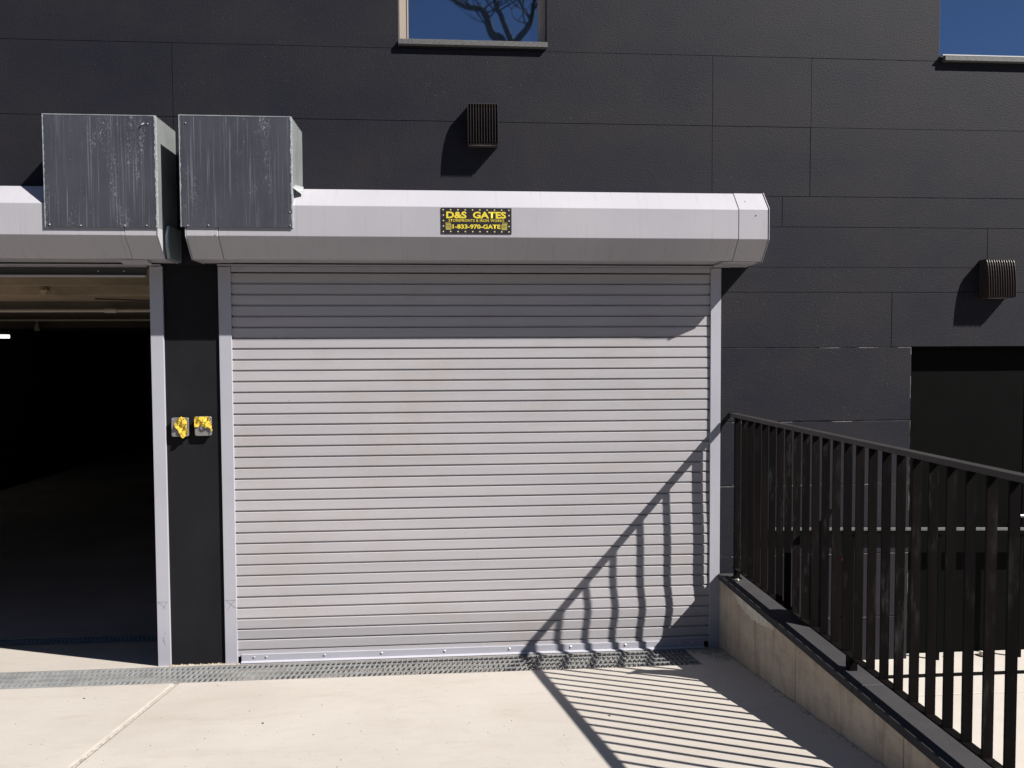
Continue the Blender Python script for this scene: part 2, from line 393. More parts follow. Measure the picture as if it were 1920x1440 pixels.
# thin base coat seen at the bottom of the joints
slab_cells(rects(XL, XR, -2.6, 4.6, [BOTH, (WIN1[0]-.01, WIN1[1]+.01, WIN1[2]-.01, WIN1[3]+.01), (WIN2[0]-.01, WIN2[1]+.01, WIN2[2]-.01, WIN2[3]+.01), (WIN3[0]-.01, WIN3[1]+.01, WIN3[2]-.01, WIN3[3]+.01), (MAN[0]-.01, MAN[1]+.01, -3, MAN[3]+.01)]), .009, .0302).obj('base_coat', BACK, bld)
box('roof', TOOL, bld, XL, XR, .25, 16.2, 4.4, 4.58)
box('side_wall', BACK, bld, XL, XL + .25, .25, 16.2, -2.6, 4.4); box('side_wall', BACK, bld, XR - .25, XR, .25, 16.2, -2.6, 4.4)
box('rear_wall', INW, bld, XL + .25, XR - .25, 16, 16.2, -2.6, 4.4)
# garage interior
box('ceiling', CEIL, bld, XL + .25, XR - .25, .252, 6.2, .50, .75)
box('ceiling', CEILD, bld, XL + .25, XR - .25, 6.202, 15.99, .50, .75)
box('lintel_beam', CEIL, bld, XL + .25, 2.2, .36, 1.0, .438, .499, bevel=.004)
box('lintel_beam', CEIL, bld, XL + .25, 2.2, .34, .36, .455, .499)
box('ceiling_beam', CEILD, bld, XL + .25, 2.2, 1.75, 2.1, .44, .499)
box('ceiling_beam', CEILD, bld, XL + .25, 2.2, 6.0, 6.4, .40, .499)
box('partition_wall', INW, bld, 2.2, 2.4, .25, 16, -2.6, .5)
MB().tube([(-8, 1.70, .40), (-4.2, 1.70, .40)], .014).tube([(-4.2, 1.70, .40), (2, 1.70, .40)], .014).tube([(-3.12, 1.70, .40), (-3.02, 1.70, .40)], .021).obj('conduit', PVC, bld)
MB().tube([(-8, 4.6, .445), (2, 4.6, .445)], .013).obj('conduit', PVC, bld)
MB().tube([(-2.72, .62, .43), (-2.3, .52, .41), (-2.0, .47, .40)], .006, 6).obj('loose_cable', RUBBER, bld)
mb = MB(); rr = random.Random(5)
mb.tube([(-2.95, .33, .50), (-2.94, .325, .47), (-2.945, .33, .44)], [.022, .035, .014], 7); mb.obj('mortar_snot', CEIL, bld)
h = MB().tube([(-5.82, 5.8, .5), (-5.82, 5.8, .44), (-5.82, 5.8, .438), (-5.82, 5.8, .36), (-5.82, 5.8, .345)], [.008, .008, .024, .034, .04], 8)
h.obj('sprinkler_head', PVC, bld)

# windows
def window(rect, left_frame, rec=.055, mull=None):
    x0, x1, z0, z1 = rect; fw = .058
    fr = slab_cells(rects(x0 + .002, x1 - .002, z0, z1, [(x0 + left_frame, x1 - fw, z0 + .012, z1 - fw)] ), rec, rec + .05).obj('window', FRAMEM, bld, bevel=.003)
    box('glass_pane', GLASS, fr, x0 + left_frame - .002, x1 - fw + .002, rec + .012, rec + .02, z0 + .010, z1 - fw + .002)
    box('frame_bead', FRAMEM, fr, x0 + left_frame, x0 + left_frame + .008, rec - .004, rec + .012, z0 + .012, z1 - fw)
    if mull: box('mullion', FRAMEM, fr, mull, mull + .05, rec - .003, rec + .03, z0 + .013, z1 - fw - .001)
    box('window_room', INW, fr, x0 - .2, x1 + .2, .9, .95, z0 - .2, z1 + .2)
    MB().box(x0 - .001, x0 + .0015, .002, .06, z0, z1).box(x1 - .0015, x1 + .001, .002, .06, z0, z1).box(x0, x1, .002, .06, z1 - .0015, z1 + .001).obj('reveal', FRAMED, fr)
    return fr
w1 = window(WIN1, .058); w2 = window(WIN2, .02, .06); w3 = window(WIN3, .058)
def sill(x0, x1, z, par, top):
    box('sill', SILLM, par, x0, x1, -.033, .055, z - .036, z - .002 if top else z, bevel=.002)
    if top: box('sill_edge', SILLT, par, x0 - .02, x1, -.034, .055, z - .0018, z + .006)
sill(-.371, .667, 2.176, w1, False); sill(3.58, 4.75, 2.154, w2, True); sill(-4.9, -3.86, 2.176, w3, False)

# plain black door
dr = box('door', DOORM, bld, 3.40, 4.34, .10, .145, ZL + .01, .012, bevel=.002)
MB().box(3.378, 3.398, .07, .20, ZL, .036).box(5.32, 5.339, .07, .20, ZL, .036).box(3.399, 5.319, .07, .20, .014, .036).obj('door_frame', DOORM, dr)
box('door', DOORM, bld, 4.345, 5.315, .10, .145, ZL + .01, .012, bevel=.002)
for z in (-.25, -1.15, -2.05): MB().tube([(3.399, .092, z - .07), (3.399, .092, z + .07)], .009, 10).box(3.40, 3.425, .094, .0995, z - .07, z + .07).obj('hinge', DOORM, dr)
hd = MB(); hd.box(4.285, 4.325, .088, .0995, -1.36, -1.16); hd.tube([(4.305, .088, -1.255), (4.305, .045, -1.255)], .011, 10)
hd.tube([(4.315, .045, -1.255), (4.27, .042, -1.255), (4.20, .045, -1.258)], .011, 10); hd.obj('door_handle', CHROME, dr, smooth=False)

# ------------------------------------------------------------------ roller shutters
HP = [(0, 1.095), (-.243, 1.095), (-.35, .967), (-.35, .768), (-.233, .632), (-.001, .632)]
def shrink(p, k): return [(min(-.0005, y + (k if y < -.01 else 0)), z + (k if z < .8 else -k)) for y, z in p]
def screw(par, x, y, z, r=.007, m=SCREW, name='screw'):
    me = screw.cache.get(r)
    if me is None:
        me = MB().tube([(0, 0, 0), (0, -.003, 0), (0, -.0055, 0)], [r, r * .95, r * .55], 10).mesh('screw', m); screw.cache[r] = me
    return place(name, me, par, (x, y, z))
screw.cache = {}
PITCH = .07575; ZB = -2.084
def slat_mesh(x0, x1):
    pr = [(.0095, 0), (.0095, .0095), (.0, .0105), (.0, .0700), (.0035, .0722), (.010, .0728), (.018, .0750), (.018, 0)]
    return MB().prism(pr, x0, x1).mesh('slat', PAINT)
def bow(z):     # how the curtain bulges towards the street
    return -.013 * math.exp(-((z + 1.87) / .13) ** 2) - .003 * math.exp(-((z + 1.35) / .25) ** 2) + .002 * math.sin(z * 5)

s1 = thing('roller_shutter', 'closed light grey roller shutter, its slats down to the drain', 'roller shutter', (0, 0, ZG)); s1.location = (0, 0, 0)
me = slat_mesh(-1.55, 1.86)
for i in range(35):
    z = ZB + i * PITCH; o = place('slat', me, s1, (0, -.003 + bow(z), z))
    o.rotation_euler.x = -math.atan2(bow(z + PITCH) - bow(z), PITCH) + random.uniform(-.004, .004)
bb = MB(); bb.box(-1.51, 1.812, -.016, -.004, -2.152, -2.108)
bb.prism([(-.016, -2.152), (-.034, -2.160), (-.034, -2.1645), (.01, -2.1645), (.01, -2.152)], -1.51, 1.812)
bb = bb.obj('bottom_bar', GUIDEP, s1, bevel=.0015)
box('bottom_slat', PAINT, s1, -1.545, 1.855, -.0035, .012, -2.125, -2.0855)
box('rubber_seal', RUBBER, bb, -1.50, 1.80, -.01, .0, -2.171, -2.165)
for x in (-1.422, -1.338, -.934, -.533, -.086, .378, .825, 1.226, 1.631, 1.727): screw(bb, x, -.016, -2.128, .0085, name='bolt')
def guide(par, x0, x1, zt=.608):
    gu = MB().box(x0, x1, -.017, .06, ZG - .004, zt).obj('guide_rail', GUIDEP, par, bevel=.002)
    box('guide_slot', RUBBER, gu, (x1 - .001) if x0 < 0 and x1 > -1.7 else x0 - .004, (x1 + .004) if x0 < 0 and x1 > -1.7 else x0 + .001, .002, .03, ZG, zt)
    box('guide_clip', HOODP, gu, x0 + .015, x0 + .06, -.021, -.0172, zt - .016, zt - .006)
    return gu
g1 = guide(s1, -1.62, -1.536); g2 = guide(s1, 1.850, 1.926)
def marks(gu, x, kind):
    m = MB()
    def line(p, q, w=.0016):
        d = Vector((q[0]-p[0], 0, q[1]-p[1])); nrm = Vector((-d.z, 0, d.x)).normalized() * w / 2
        a = Vector((p[0], -.0176, p[1])); b = Vector((q[0], -.0176, q[1]))
        m.add([a - nrm, b - nrm, b + nrm, a + nrm], [(0, 1, 2, 3)])
    z = -1.718
    line((x + .004, z), (x + .078, z + .001))
    if kind: line((x + .012, z - .002), (x + .075, z - .055)); line((x + .07, z), (x + .04, z - .038)); line((x + .04, z - .038), (x + .018, z - .075))
    else: line((x + .006, z), (x + .042, z - .026)); line((x + .042, z - .026), (x + .06, z - .046)); line((x + .072, z), (x + .036, z - .054))
    if not kind:
        for p, q in (((.05, -1.93), (.052, -1.945)), ((.042, -1.965), (.038, -1.985)), ((.038, -1.985), (.046, -2.005)), ((.04, -1.985), (.052, -2.02)), ((.036, -1.975), (.044, -1.97))): line((x + p[0], p[1]), (x + q[0], q[1]))
    m.obj('marker_scribble', INK, gu)
marks(g1, -1.62, True)
box('head_bar', HOODP, s1, -1.62, 1.99, -.03, -.012, .612, .622)
box('head_plate', GUIDEP, s1, -1.535, 1.849, -.006, .02, .572, .611)
def hood(par, x0, x1, seams, ends):
    cuts = [x0] + seams + [x1]
    for i, (a, b) in enumerate(zip(cuts, cuts[1:])):
        k = 0 if (b - a) > 1 else -.0016     # short end covers sit over the long sheet
        prof = [(y + (k if y < -.01 else 0), z + (k if z < .8 else -k)) for y, z in HP]
        MB().prism(prof, a + .0012, b - .0012).obj('hood' if (b - a) > 1 else 'end_cover', HOODP, par, bevel=.002)
    for x, sg in ends:
        prof = [(y - .006 if y < -.01 else y, z + (.006 if z > .8 else -.006)) for y, z in HP]
        MB().prism(prof, x, x + sg * .004).obj('end_plate', HOODP, par)
    return
hood(s1, -1.715, 2.136, [-1.514, 1.927], [(2.1365, 1), (-1.7155, -1)])
for x, y, z in ((2.05, -.352, .93), (1.99, -.30, 1.03), (-1.53, -.354, .775), (1.90, -.236, .628)): screw(s1, x, y, z, .004)
MB().prism([(-.226, .628), (-.03, .628), (-.03, .612), (-.222, .618)], 1.86, 2.10).obj('soffit_lip', HOODP, s1)

s2 = thing('roller_shutter', 'rolled up roller shutter over the open dark garage doorway', 'roller shutter'); s2.location = (0, 0, 0)
g3 = guide(s2, -2.078, -1.992); marks(g3, -2.078, False)
MB().box(-5.34, -5.256, -.017, .06, ZG - .004, .608).obj('guide_rail', GUIDEP, s2, bevel=.002)
cb = box('bottom_bar', DARKBAR, s2, -5.24, -2.105, .0, .012, .552, .60)
MB().prism([(-.018, .540), (.02, .535), (.02, .551), (-.018, .546)], -5.24, -2.11).obj('bar_flange', HOODP, cb)
for x in (-2.42, -2.25, -3.2): screw(cb, x, 0, .575, .006, name='bolt')
box('slat', PAINT, s2, -5.24, -2.10, .003, .018, .6015, .6255)
box('head_bar', HOODP, s2, -5.3, -2.0, -.03, -.012, .612, .620)
hood(s2, -5.6, -1.893, [-2.097], [(-1.8925, 1), (-5.6005, -1)])
MB().prism([(-.225, .628), (-.12, .628), (-.12, .605)], -2.20, -2.02).obj('bent_soffit_flap', HOODP, s2)

# galvanised motor housings
def housing(label, x0, x1, z0, z1, y0=-.362):
    t = thing('motor_housing', label, 'metal box', (x0, 0, z0), 'galvanised housings on the shutter hoods')
    t.location = (0, 0, 0)
    fr = MB().box(x0, x1, y0, y0 + .004, z0, z1).obj('front_panel', GALVF, t)
    # ragged hand-cut edge strip wrapped round the right corner and along the top
    m = MB(); n = 46; r2 = random.Random(int(z1 * 1000 + x0 * 77))
    for i in range(n + 1):
        z = z0 + (z1 - z0) * i / n; w = .004 + abs(r2.gauss(0, .003))
        m.v += [(x1 - w, y0 - .0012, z), (x1 + .0015, y0 - .0012, z), (x1 + .0015, y0 + .02, z)]
    for i in range(n):
        for q in (0, 1): m.f.append((i*3+q, i*3+q+1, i*3+q+4, i*3+q+3)); m.mi.append(0)
    m.obj('folded_edge', GALVE, t)
    m = MB()
    for i in range(n + 1):
        z = z0 + (z1 - z0) * i / n; w = .003 + abs(r2.gauss(0, .002))
        m.v += [(x0 + w, y0 - .0012, z), (x0 - .0015, y0 - .0012, z)]
    for i in range(n): m.f.append((i*2, i*2+1, i*2+3, i*2+2)); m.mi.append(0)
    m.obj('folded_edge', GALVE, t)
    box('folded_edge', GALVE, t, x0, x1, y0 - .0013, y0 + .018, z1 - .0045, z1 + .0005)
    box('top_panel', GALVS, t, x0, x1, y0 + .019, -.003, z1 - .004, z1)
    box('side_panel', GALVS, t, x1 - .003, x1, y0 + .021, -.003, z0, z1 - .005)
    box('side_panel', GALVS, t, x0, x0 + .003, y0 + .005, -.003, z0 + .28, z1 - .005)
    return t
h1 = housing('square galvanised box left of the other, white grit running down it', -2.578, -1.888, .816, 1.524)
h2 = housing('square galvanised box right of the other, finely streaked front', -1.742, -1.038, .822, 1.532)
for t, P in ((h1, ((-1.935, 1.47), (-2.55, .83), (-2.09, .828), (-1.955, .828), (-2.36, .826))), (h2, ((-1.70, 1.48), (-1.70, .83), (-1.57, .832), (-1.055, .835), (-1.055, .92)))):
    for x, z in P: screw(t, x, -.362, z, .0045)
MB().tube([(-1.957, -.362, 1.475), (-1.97, -.372, 1.462)], .004, 6).obj('wire_end', SCREW, h1)
MB().prism([(-.012, .63), (-.235, .63), (-.262, .70), (-.262, .78), (-.235, .85), (-.012, .85)], -1.8825, -1.858).obj('end_drum', GALVD, h1, bevel=.006)
MB().add([(-1.036, -.362, 1.08), (-.985, -.30, 1.045), (-.985, -.255, 1.105), (-1.036, -.255, 1.12)], [(0, 1, 2, 3)]).obj('corner_flap', GALVE, h2)
MB().add([(-2.58, -.362, .98), (-2.625, -.33, .975), (-2.62, -.31, 1.0), (-2.58, -.33, 1.0)], [(0, 1, 2, 3)]).obj('corner_flap', GALVE, h1)

# ------------------------------------------------------------------ sign sticker on the hood
sg = thing('sign', 'small black and yellow company sign stuck on the shutter hood', 'sign', (.152, -.352, .79)); sg.location = (0, 0, 0)
SX0, SX1, SZ0, SZ1 = -.080, .384, .7915, .960
box('sign_board', SIGNB, sg, SX0, SX1, -.3545, -.3505, SZ0, SZ1)
def sx(p): return SX0 + (p - 183) / 1507 * (SX1 - SX0)
def sz(p): return SZ1 - (p - 113) / 547 * (SZ1 - SZ0)
def lettering(body, p0, p1, q0, q1, m, bold, space=1.0):
    cu = bpy.data.curves.new('lettering', 'FONT'); cu.body = body; cu.size = 1; cu.offset = bold; cu.space_character = space; cu.resolution_u = 3
    tmp = bpy.data.objects.new('tmp', cu); COL.objects.link(tmp); bpy.context.view_layer.update()
    me = bpy.data.meshes.new_from_object(tmp.evaluated_get(bpy.context.evaluated_depsgraph_get()))
    bpy.data.objects.remove(tmp)
    xs = [v.co.x for v in me.vertices]; ys = [v.co.y for v in me.vertices]
    a0, a1, b0, b1 = sx(p0), sx(p1), sz(q1), sz(q0)
    for v in me.vertices:
        v.co = (a0 + (v.co.x - min(xs)) / (max(xs) - min(xs)) * (a1 - a0), -.3549, b0 + (v.co.y - min(ys)) / (max(ys) - min(ys)) * (b1 - b0))
    me.materials.clear(); me.materials.append(m)
    return place('lettering', me, sg)
lettering('D&S  GATES', 292, 1572, 192, 337, SIGNY, .035)
lettering('STOREFRONTS & IRON WORKS', 342, 1527, 352, 409, SIGNY, .008, 1.08)
lettering('1-833-970-GATE', 424, 1452, 464, 558, SIGNY, .032)
star = MB(); pts = [(math.sin(k * math.pi / 5) * (.0072 if k % 2 == 0 else .003), 0, math.cos(k * math.pi / 5) * (.0072 if k % 2 == 0 else .003)) for k in range(10)]
star.add(pts + [(0, 0, 0)], [(k, (k + 1) % 10, 10) for k in range(10)]); starm = star.mesh('star', SIGNP)
for p in (228, 385, 542, 698, 855, 1010, 1167, 1325, 1478, 1635):
    for q in (157, 617): place('star', starm, sg, (sx(p), -.3549, sz(q)))
for q in (271, 386, 501):
    for p in (231, 1637): place('star', starm, sg, (sx(p), -.3549, sz(q)))
def gate_icon(p, flip):
    e = MB(); f = -1 if flip else 1
    def r(a, b, c, d, k):
        e.cm = k; xa, xb = sorted((sx(p + f * a), sx(p + f * b))); y = -.3549 - .0002 * k
        e.add([(xa, y, sz(d)), (xb, y, sz(d)), (xb, y, sz(c)), (xa, y, sz(c))], [(0, 1, 2, 3)])
    r(0, 110, 420, 460, 1); r(8, 124, 463, 578, 1)
    e.cm = 0
    for a_, b_, c_, d_, k_ in ((8, 124, 462, 467, 2), (8, 13, 462, 578, 2), (119, 124, 462, 578, 2), (8, 124, 573, 578, 2), (6, 104, 428, 436, 0), (20, 112, 492, 497, 0), (60, 100, 520, 524, 0)): 
        e.cm = k_; xa, xb = sorted((sx(p + f * a_), sx(p + f * b_)))
        e.add([(xa, -.3556, sz(d_)), (xb, -.3556, sz(d_)), (xb, -.3556, sz(c_)), (xa, -.3556, sz(c_))], [(0, 1, 2, 3)])
    e.obj('gate_emblem', [SIGNB, SIGNG, SIGNP], sg)
gate_icon(274, False); gate_icon(1600, True)

# ------------------------------------------------------------------ louvred vents
def vent(label, x0, z0, hgt=.275, w=.208):
    t = thing('wall_vent', label, 'vent', (x0, 0, z0), 'louvred vents on the stucco')
    prof = [(0, hgt), (-.072, hgt)]
    for k in range(1, 9):
        a = k / 8 * math.pi / 2; prof.append((-.072 - .042 * math.sin(a), hgt * math.cos(a)))
    prof.append((0, 0))
    inner = [(y * .80 + (0 if y == 0 else .004), z * .93 + .006) for y, z in prof]
    MB().prism([(y, z) for y, z in inner], .004, w - .004).obj('vent_body', VENTIN, t)
    fin = MB().prism(prof, 0, .0022).mesh('fin', VENTM); n = 12
    for k in range(n): place('fin', fin, t, (k * (w - .0022) / (n - 1), 0, 0))
    MB().box(0, w, -.074, -.0005, hgt + .0003, hgt + .004).obj('top_plate', VENTM, t)
    MB().box(.0, w, -.097, -.0006, -.006, -.0005).obj('bottom_plate', VENTM, t)
    m = MB(); k = 8
    m.v = [(.012 + (w - .024) * i / k, -.0976, -.0015) for i in range(k + 1)] + [(.012 + (w - .024) * i / k, -.06, -.0062 - .004 * math.sin(math.pi * i / k)) for i in range(k + 1)]
    m.f = [(i, i + 1, k + 2 + i, k + 1 + i) for i in range(k)]; m.mi = [0] * k
    m.obj('drip_flap', STEEL, t)
    return t
vent('black louvred wall vent below the middle window', .105, 1.452)
vent('black louvred wall vent above the black door', 3.893, .396)

# ------------------------------------------------------------------ key switches with tape on the pier
def tape(par, outline, depth, seed):
    """crumpled sheet filling an outline (x,z), bulging depth off the plate"""
    r = random.Random(seed); xs = [p[0] for p in outline]; zs = [p[1] for p in outline]
    def inside(x, z):
        c = False; n = len(outline)
        for i in range(n):
            (a, b), (p, q) = outline[i], outline[(i + 1) % n]
            if (b > z) != (q > z) and x < (p - a) * (z - b) / (q - b) + a: c = not c
        return c
    st = .0055; nx = int((max(xs) - min(xs)) / st) + 2; nz = int((max(zs) - min(zs)) / st) + 2
    m = MB(); idx = {}
    for i in range(nx):
        for j in range(nz):
            x = min(xs) + i * st; z = min(zs) + j * st
            if not inside(x, z): continue
            for a, b in ((0,0),(1,0),(1,1),(0,1)):
                if (i+a, j+b) not in idx:
                    X = x + a * st; Z = z + b * st
                    y = -depth - .007 * math.sin(X * 70 + seed) * math.cos(Z * 60 + seed * 2) - .003 * math.sin(X * 190 - Z * 90) + r.uniform(-.0012, .0012)
                    idx[(i+a, j+b)] = len(m.v); m.v.append((X + r.uniform(-.001, .001), y, Z + r.uniform(-.001, .001)))
            m.f.append(tuple(idx[(i+a, j+b)] for a, b in ((0,0),(1,0),(1,1),(0,1)))); m.mi.append(0)
    o = m.obj('tape', TAPE, par); sm = o.modifiers.new('thick', 'SOLIDIFY'); sm.thickness = .0012
    return o
def plate(par, x0, x1, z0, z1, r=.014):
    prof = []
    for cx, cz, a0 in ((x1 - r, z1 - r, 0), (x0 + r, z1 - r, 90), (x0 + r, z0 + r, 180), (x1 - r, z0 + r, 270)):
        for k in range(5): a = math.radians(a0 + k * 22.5); prof.append((cx + r * math.cos(a), cz + r * math.sin(a)))
    MB().prism(prof, -.034, -.030, 'y').obj('cover_plate', STEEL, par, bevel=.001)
    box('back_box', STUCCO_PLAIN, par, x0 + .008, x1 - .008, -.0298, -.001, z0 + .008, z1 - .008)
def pz(x, z): return (-1.944 + (x - 468) / (845 - 468) * .117, -.43 - (z - 440) / 380 * .134)
k1 = thing('key_switch', 'taped switch box nearer the open garage, tape hanging in a slanted strip', 'switch box', group='switch boxes on the pier')
plate(k1, -1.946, -1.830, -.562, -.430)
MB().tube([(-1.888, -.034, -.49), (-1.888, -.040, -.49)], .017, 12).obj('switch_knob', STEEL, k1)
tape(k1, [pz(*p) for p in ((522, 592), (560, 520), (600, 460), (672, 432), (760, 450), (795, 560), (812, 740), (780, 800), (700, 856), (655, 790), (600, 690))], .046, 1)
k2 = thing('key_switch', 'taped switch box nearer the closed shutter, tape bunched across its top', 'switch box', group='switch boxes on the pier')
plate(k2, -1.790, -1.676, -.558, -.424)
MB().tube([(-1.735, -.034, -.50), (-1.735, -.042, -.50)], .018, 12).obj('switch_knob', STEEL, k2)
tape(k2, [pz(*p) for p in ((950, 440), (1270, 436), (1312, 500), (1325, 620), (1350, 722), (1322, 716), (1296, 660), (1160, 640), (1060, 600), (1050, 632), (955, 628))], .046, 2)
for kk, x, z in ((k1, -1.842, -.548), (k2, -1.688, -.542), (k1, -1.936, -.445)): screw(kk, x, -.034, z, .004)

# ------------------------------------------------------------------ trench grates
tilt = math.atan(SL)
def grate_meshes(depth):
    bar = MB().box(-.0014, .0014, 0, depth, -.017, 0).mesh('bearing_bar', GRATEM)
    return bar
BAR = grate_meshes(GY1 - GY0 - .006)
rodc = {}
def grate(x0, x1, ya, yb, za, slope, label, group='drain grates in front of the garage', bar=None):
    t = thing('drain_grate', label, 'drain grate', (x0, ya, za), group)
    t.rotation_euler.x = -math.atan(slope)
    n = int((x1 - x0) / .0345); dp = yb - ya - .006
    for k in range(n + 1): place('bearing_bar', bar, t, ((x1 - x0) * k / n, .003, 0))
    L_ = round(x1 - x0, 4)
    if L_ not in rodc: rodc[L_] = MB().prism([(-.003, -.008), (.003, -.008), (.003, .0016), (-.003, .0016)], -.002, L_ + .002).mesh('cross_rod', GRATEM)
    for q in range(5): place('cross_rod', rodc[L_], t, (0, .006 + (dp - .006) * q / 4, 0))
xs = [-4.55, -3.47, -2.40, -1.345, -.275, .79, 1.66]
labs = ['drain grate piece outside the open garage, farthest from the taped pier', 'drain grate piece across the open garage, under the left housing', 'drain grate piece joining the open garage and the taped pier',
        'drain grate piece under the left third of the shut shutter', 'drain grate piece under the middle of the shut shutter, before the rail shadow', 'short drain grate piece in the railing shadow by the knee wall']
for (a, b), lb in zip(zip(xs, xs[1:]), labs): grate(a + .003, b - .003, GY0 + .003, GY1 - .003, zr(GY0) - .003, SL, lb, bar=BAR)
BAR2 = MB().box(-.0016, .0016, 0, .345, -.03, 0).mesh('bearing_bar', GRATEM)
grate(-4.9, -1.9, 1.005, 1.355, zr(1.005) - .002, SI, 'drain grate inside the open garage doorway, in deep shade', bar=BAR2)
GRATEM.node_tree.nodes['Principled BSDF'].inputs['Roughness'].default_value = .5

# ------------------------------------------------------------------ knee wall with railing
kw = thing('knee_wall', 'low raw concrete wall with black stucco cap beside the driveway', 'wall'); kw.location = (0, 0, 0)
ycuts = [-.003, -.26, -1.29, -2.35, -3.4, -4.2]
for a, b in zip(ycuts, ycuts[1:]): box('wall_segment', KNEE, kw, 1.926, 2.108, b + .005, a - .0015, -2.5, -1.663, bevel=.004)
box('wall_core', KNEE, kw, 1.934, 2.10, -4.19, -.01, -2.49, -1.67)
cc = [-.019, -.255, -1.94, -3.1, -4.22]
for a, b in zip(cc, cc[1:]): box('cap', CAPM, kw, 1.912, 2.120, b + .002, a - .002, -1.660, -1.618, bevel=.004)
# rough mortar patch under the cap near the facade
m = MB(); r3 = random.Random(11); top = []; bot = []; n = 26
for i in range(n + 1):
    y = -.33 - .66 * i / n; dep = .025 + .05 * math.sin(math.pi * (i / n) ** .8) + r3.uniform(-.006, .008)
    top.append((1.9225 + r3.uniform(-.001, .001), y, -1.6615)); bot.append((1.9225 + r3.uniform(-.001, .0015), y, -1.663 - dep))
m.v = top + bot + [(1.9262, v[1], v[2] - .002) for v in bot]
for i in range(n): m.f += [(i, i + 1, n + 2 + i, n + 1 + i), (n + 1 + i, n + 2 + i, 2*n + 3 + i, 2*n + 2 + i)]; m.mi += [0, 0]
m.obj('mortar_patch', PATCH, kw)

rl = thing('railing', 'long black steel railing of flat uprights on the knee wall', 'railing'); rl.location = (0, 0, 0)
X0, X1 = 1.985, 2.027
box('handrail', RAILT, rl, X0 - .005, X1 + .008, -4.15, -.055, -.463, -.438, bevel=.002)
box('bottom_rail', RAILM, rl, X0, X1, -4.15, -.118, -1.552, -1.543, bevel=.001)
balm = MB().box(0, X1 - X0, -.0045, .0045, -1.5425, -.4635).mesh('baluster', RAILM)
for k in range(33): place('baluster', balm, rl, (X0, -.282 - .118 * k, 0))
box('post', RAILM, rl, X0 + .0005, X1 - .0005, -.158, -.132, -1.617, -.464, bevel=.001)
for y in (-1.757, -3.37): box('foot', RAILM, rl, X0 + .0005, X1 - .0005, y - .02, y + .02, -1.617, -1.5525)
for y in (-.145,): box('base_plate', RAILM, rl, X0 - .01, X1 + .01, y - .03, y + .03, -1.6175, -1.6125)
box('wall_bracket', RAILM, rl, X0 + .005, X1 - .005, -.054, -.001, -.458, -.444)
MB().tube([(1.975, -.20, -1.614), (1.99, -.215, -1.608), (2.0, -.21, -1.614)], [.004, .009, .003], 6).obj('white_chip', PAPER, rl)

# handrail in front of the door, beyond the railing
r2_ = thing('low_rail', 'low dark rail, its sunlit top set as a paler strip, in front of the black door', 'railing', (2.3, -.05, ZL)); r2_.location = (0, 0, 0)
box('top_rail', DOORM, r2_, 2.3, 5.0, -.062, -.006, -1.334, -1.3065)
box('top_lit_strip', SILLM, r2_, 2.32, 5.0, -.066, -.02, -1.3062, -1.292)  # sunlight on the rail top put in as a paler strip
for x in (2.664, 2.92, 3.59, 4.235, 4.75): box('post', DOORM, r2_, x - .011, x + .011, -.05, -.03, ZL + .001, -1.3345)
box('bottom_rail', RAILM, r2_, 2.6, 5.0, -.335, -.300, ZL + .004, ZL + .012)

for o_ in r2_.children:
    if o_.name.startswith('top_'):
        for v_ in o_.data.vertices: v_.co.z -= (v_.co.x - 2.58) * .021
bd = MB(); pr = [(-.78, ZL), (-1.42, ZL), (-1.17, -1.45), (-1.14, -1.23), (-1.165, -1.03), (-1.243, -.90), (-1.10, -1.01), (-1.02, -1.18), (-.96, -1.36), (-.90, -1.47)]
bd.prism(pr, 2.145, 2.160)
tag(bd.obj('leaning_board', STUCCO_PLAIN), 'dark tapering offcut leaning behind the railing uprights', 'board')
# small litter seen beyond the railing
def crumple(name, loc, r, m, label, cat, seed, sq=.6, group=None):
    import bmesh
    bm = bmesh.new(); bmesh.ops.create_icosphere(bm, subdivisions=2, radius=r); q = random.Random(seed)
    for v in bm.verts: v.co *= q.uniform(.65, 1.15); v.co.z *= sq
    me = bpy.data.meshes.new(name); bm.to_mesh(me); bm.free(); me.materials.append(m)
    return tag(place(name, me, None, loc), label, cat, group)
crumple('paper_scrap', (3.70, .0, ZL + .012), .022, PAPER, 'pale crumpled scrap on the landing nearest the black door hinges', 'litter', 4)
crumple('paper_scrap', (3.98, .0, ZL + .018), .034, PAPER, 'larger pale crumpled scrap on the landing at the black door', 'litter', 5)
crumple('red_cap', (2.66, -.42, -1.42), .018, REDM, 'tiny red plastic piece on the dark rail by the door', 'plastic piece', 6, 1.2)

# ------------------------------------------------------------------ crumbs and grit
def crumbs(name, n, fn, m, seed, label, cat, r0=.002, r1=.007):
    q = random.Random(seed); mb = MB()
    for _ in range(n):
        x, y, z = fn(q); r = q.uniform(r0, r1) * q.uniform(.5, 1); a = q.uniform(0, 6.28)
        vs = [(x + r * math.cos(a + k * 2.1) * q.uniform(.7, 1.4), y + r * math.sin(a + k * 2.1) * q.uniform(.7, 1.4), z) for k in range(3)] + [(x, y, z + r * q.uniform(.5, 1.1))]
        mb.add(vs, [(0, 2, 1), (0, 1, 3), (1, 2, 3), (2, 0, 3)])
    o = mb.obj(name, m); tag(o, label, cat, kind='stuff'); return o
def on(f):
    def g_(q): x, y = f(q); return x, y, zr(y) - .0005
    return g_
crumbs('mortar_crumbs', 240, on(lambda q: (q.uniform(-2.0, -1.53), -abs(q.gauss(0, .014)) - .001)), CRUMB, 1, 'mortar crumbs along the foot of the taped pier', 'rubble', .002, .013)
crumbs('mortar_crumbs', 360, on(lambda q: (1.922 - abs(q.gauss(0, .10)), -abs(q.gauss(0, .16)) - .01)), CRUMB, 2, 'mortar crumbs in the corner where shutter meets knee wall', 'rubble', .003, .013)
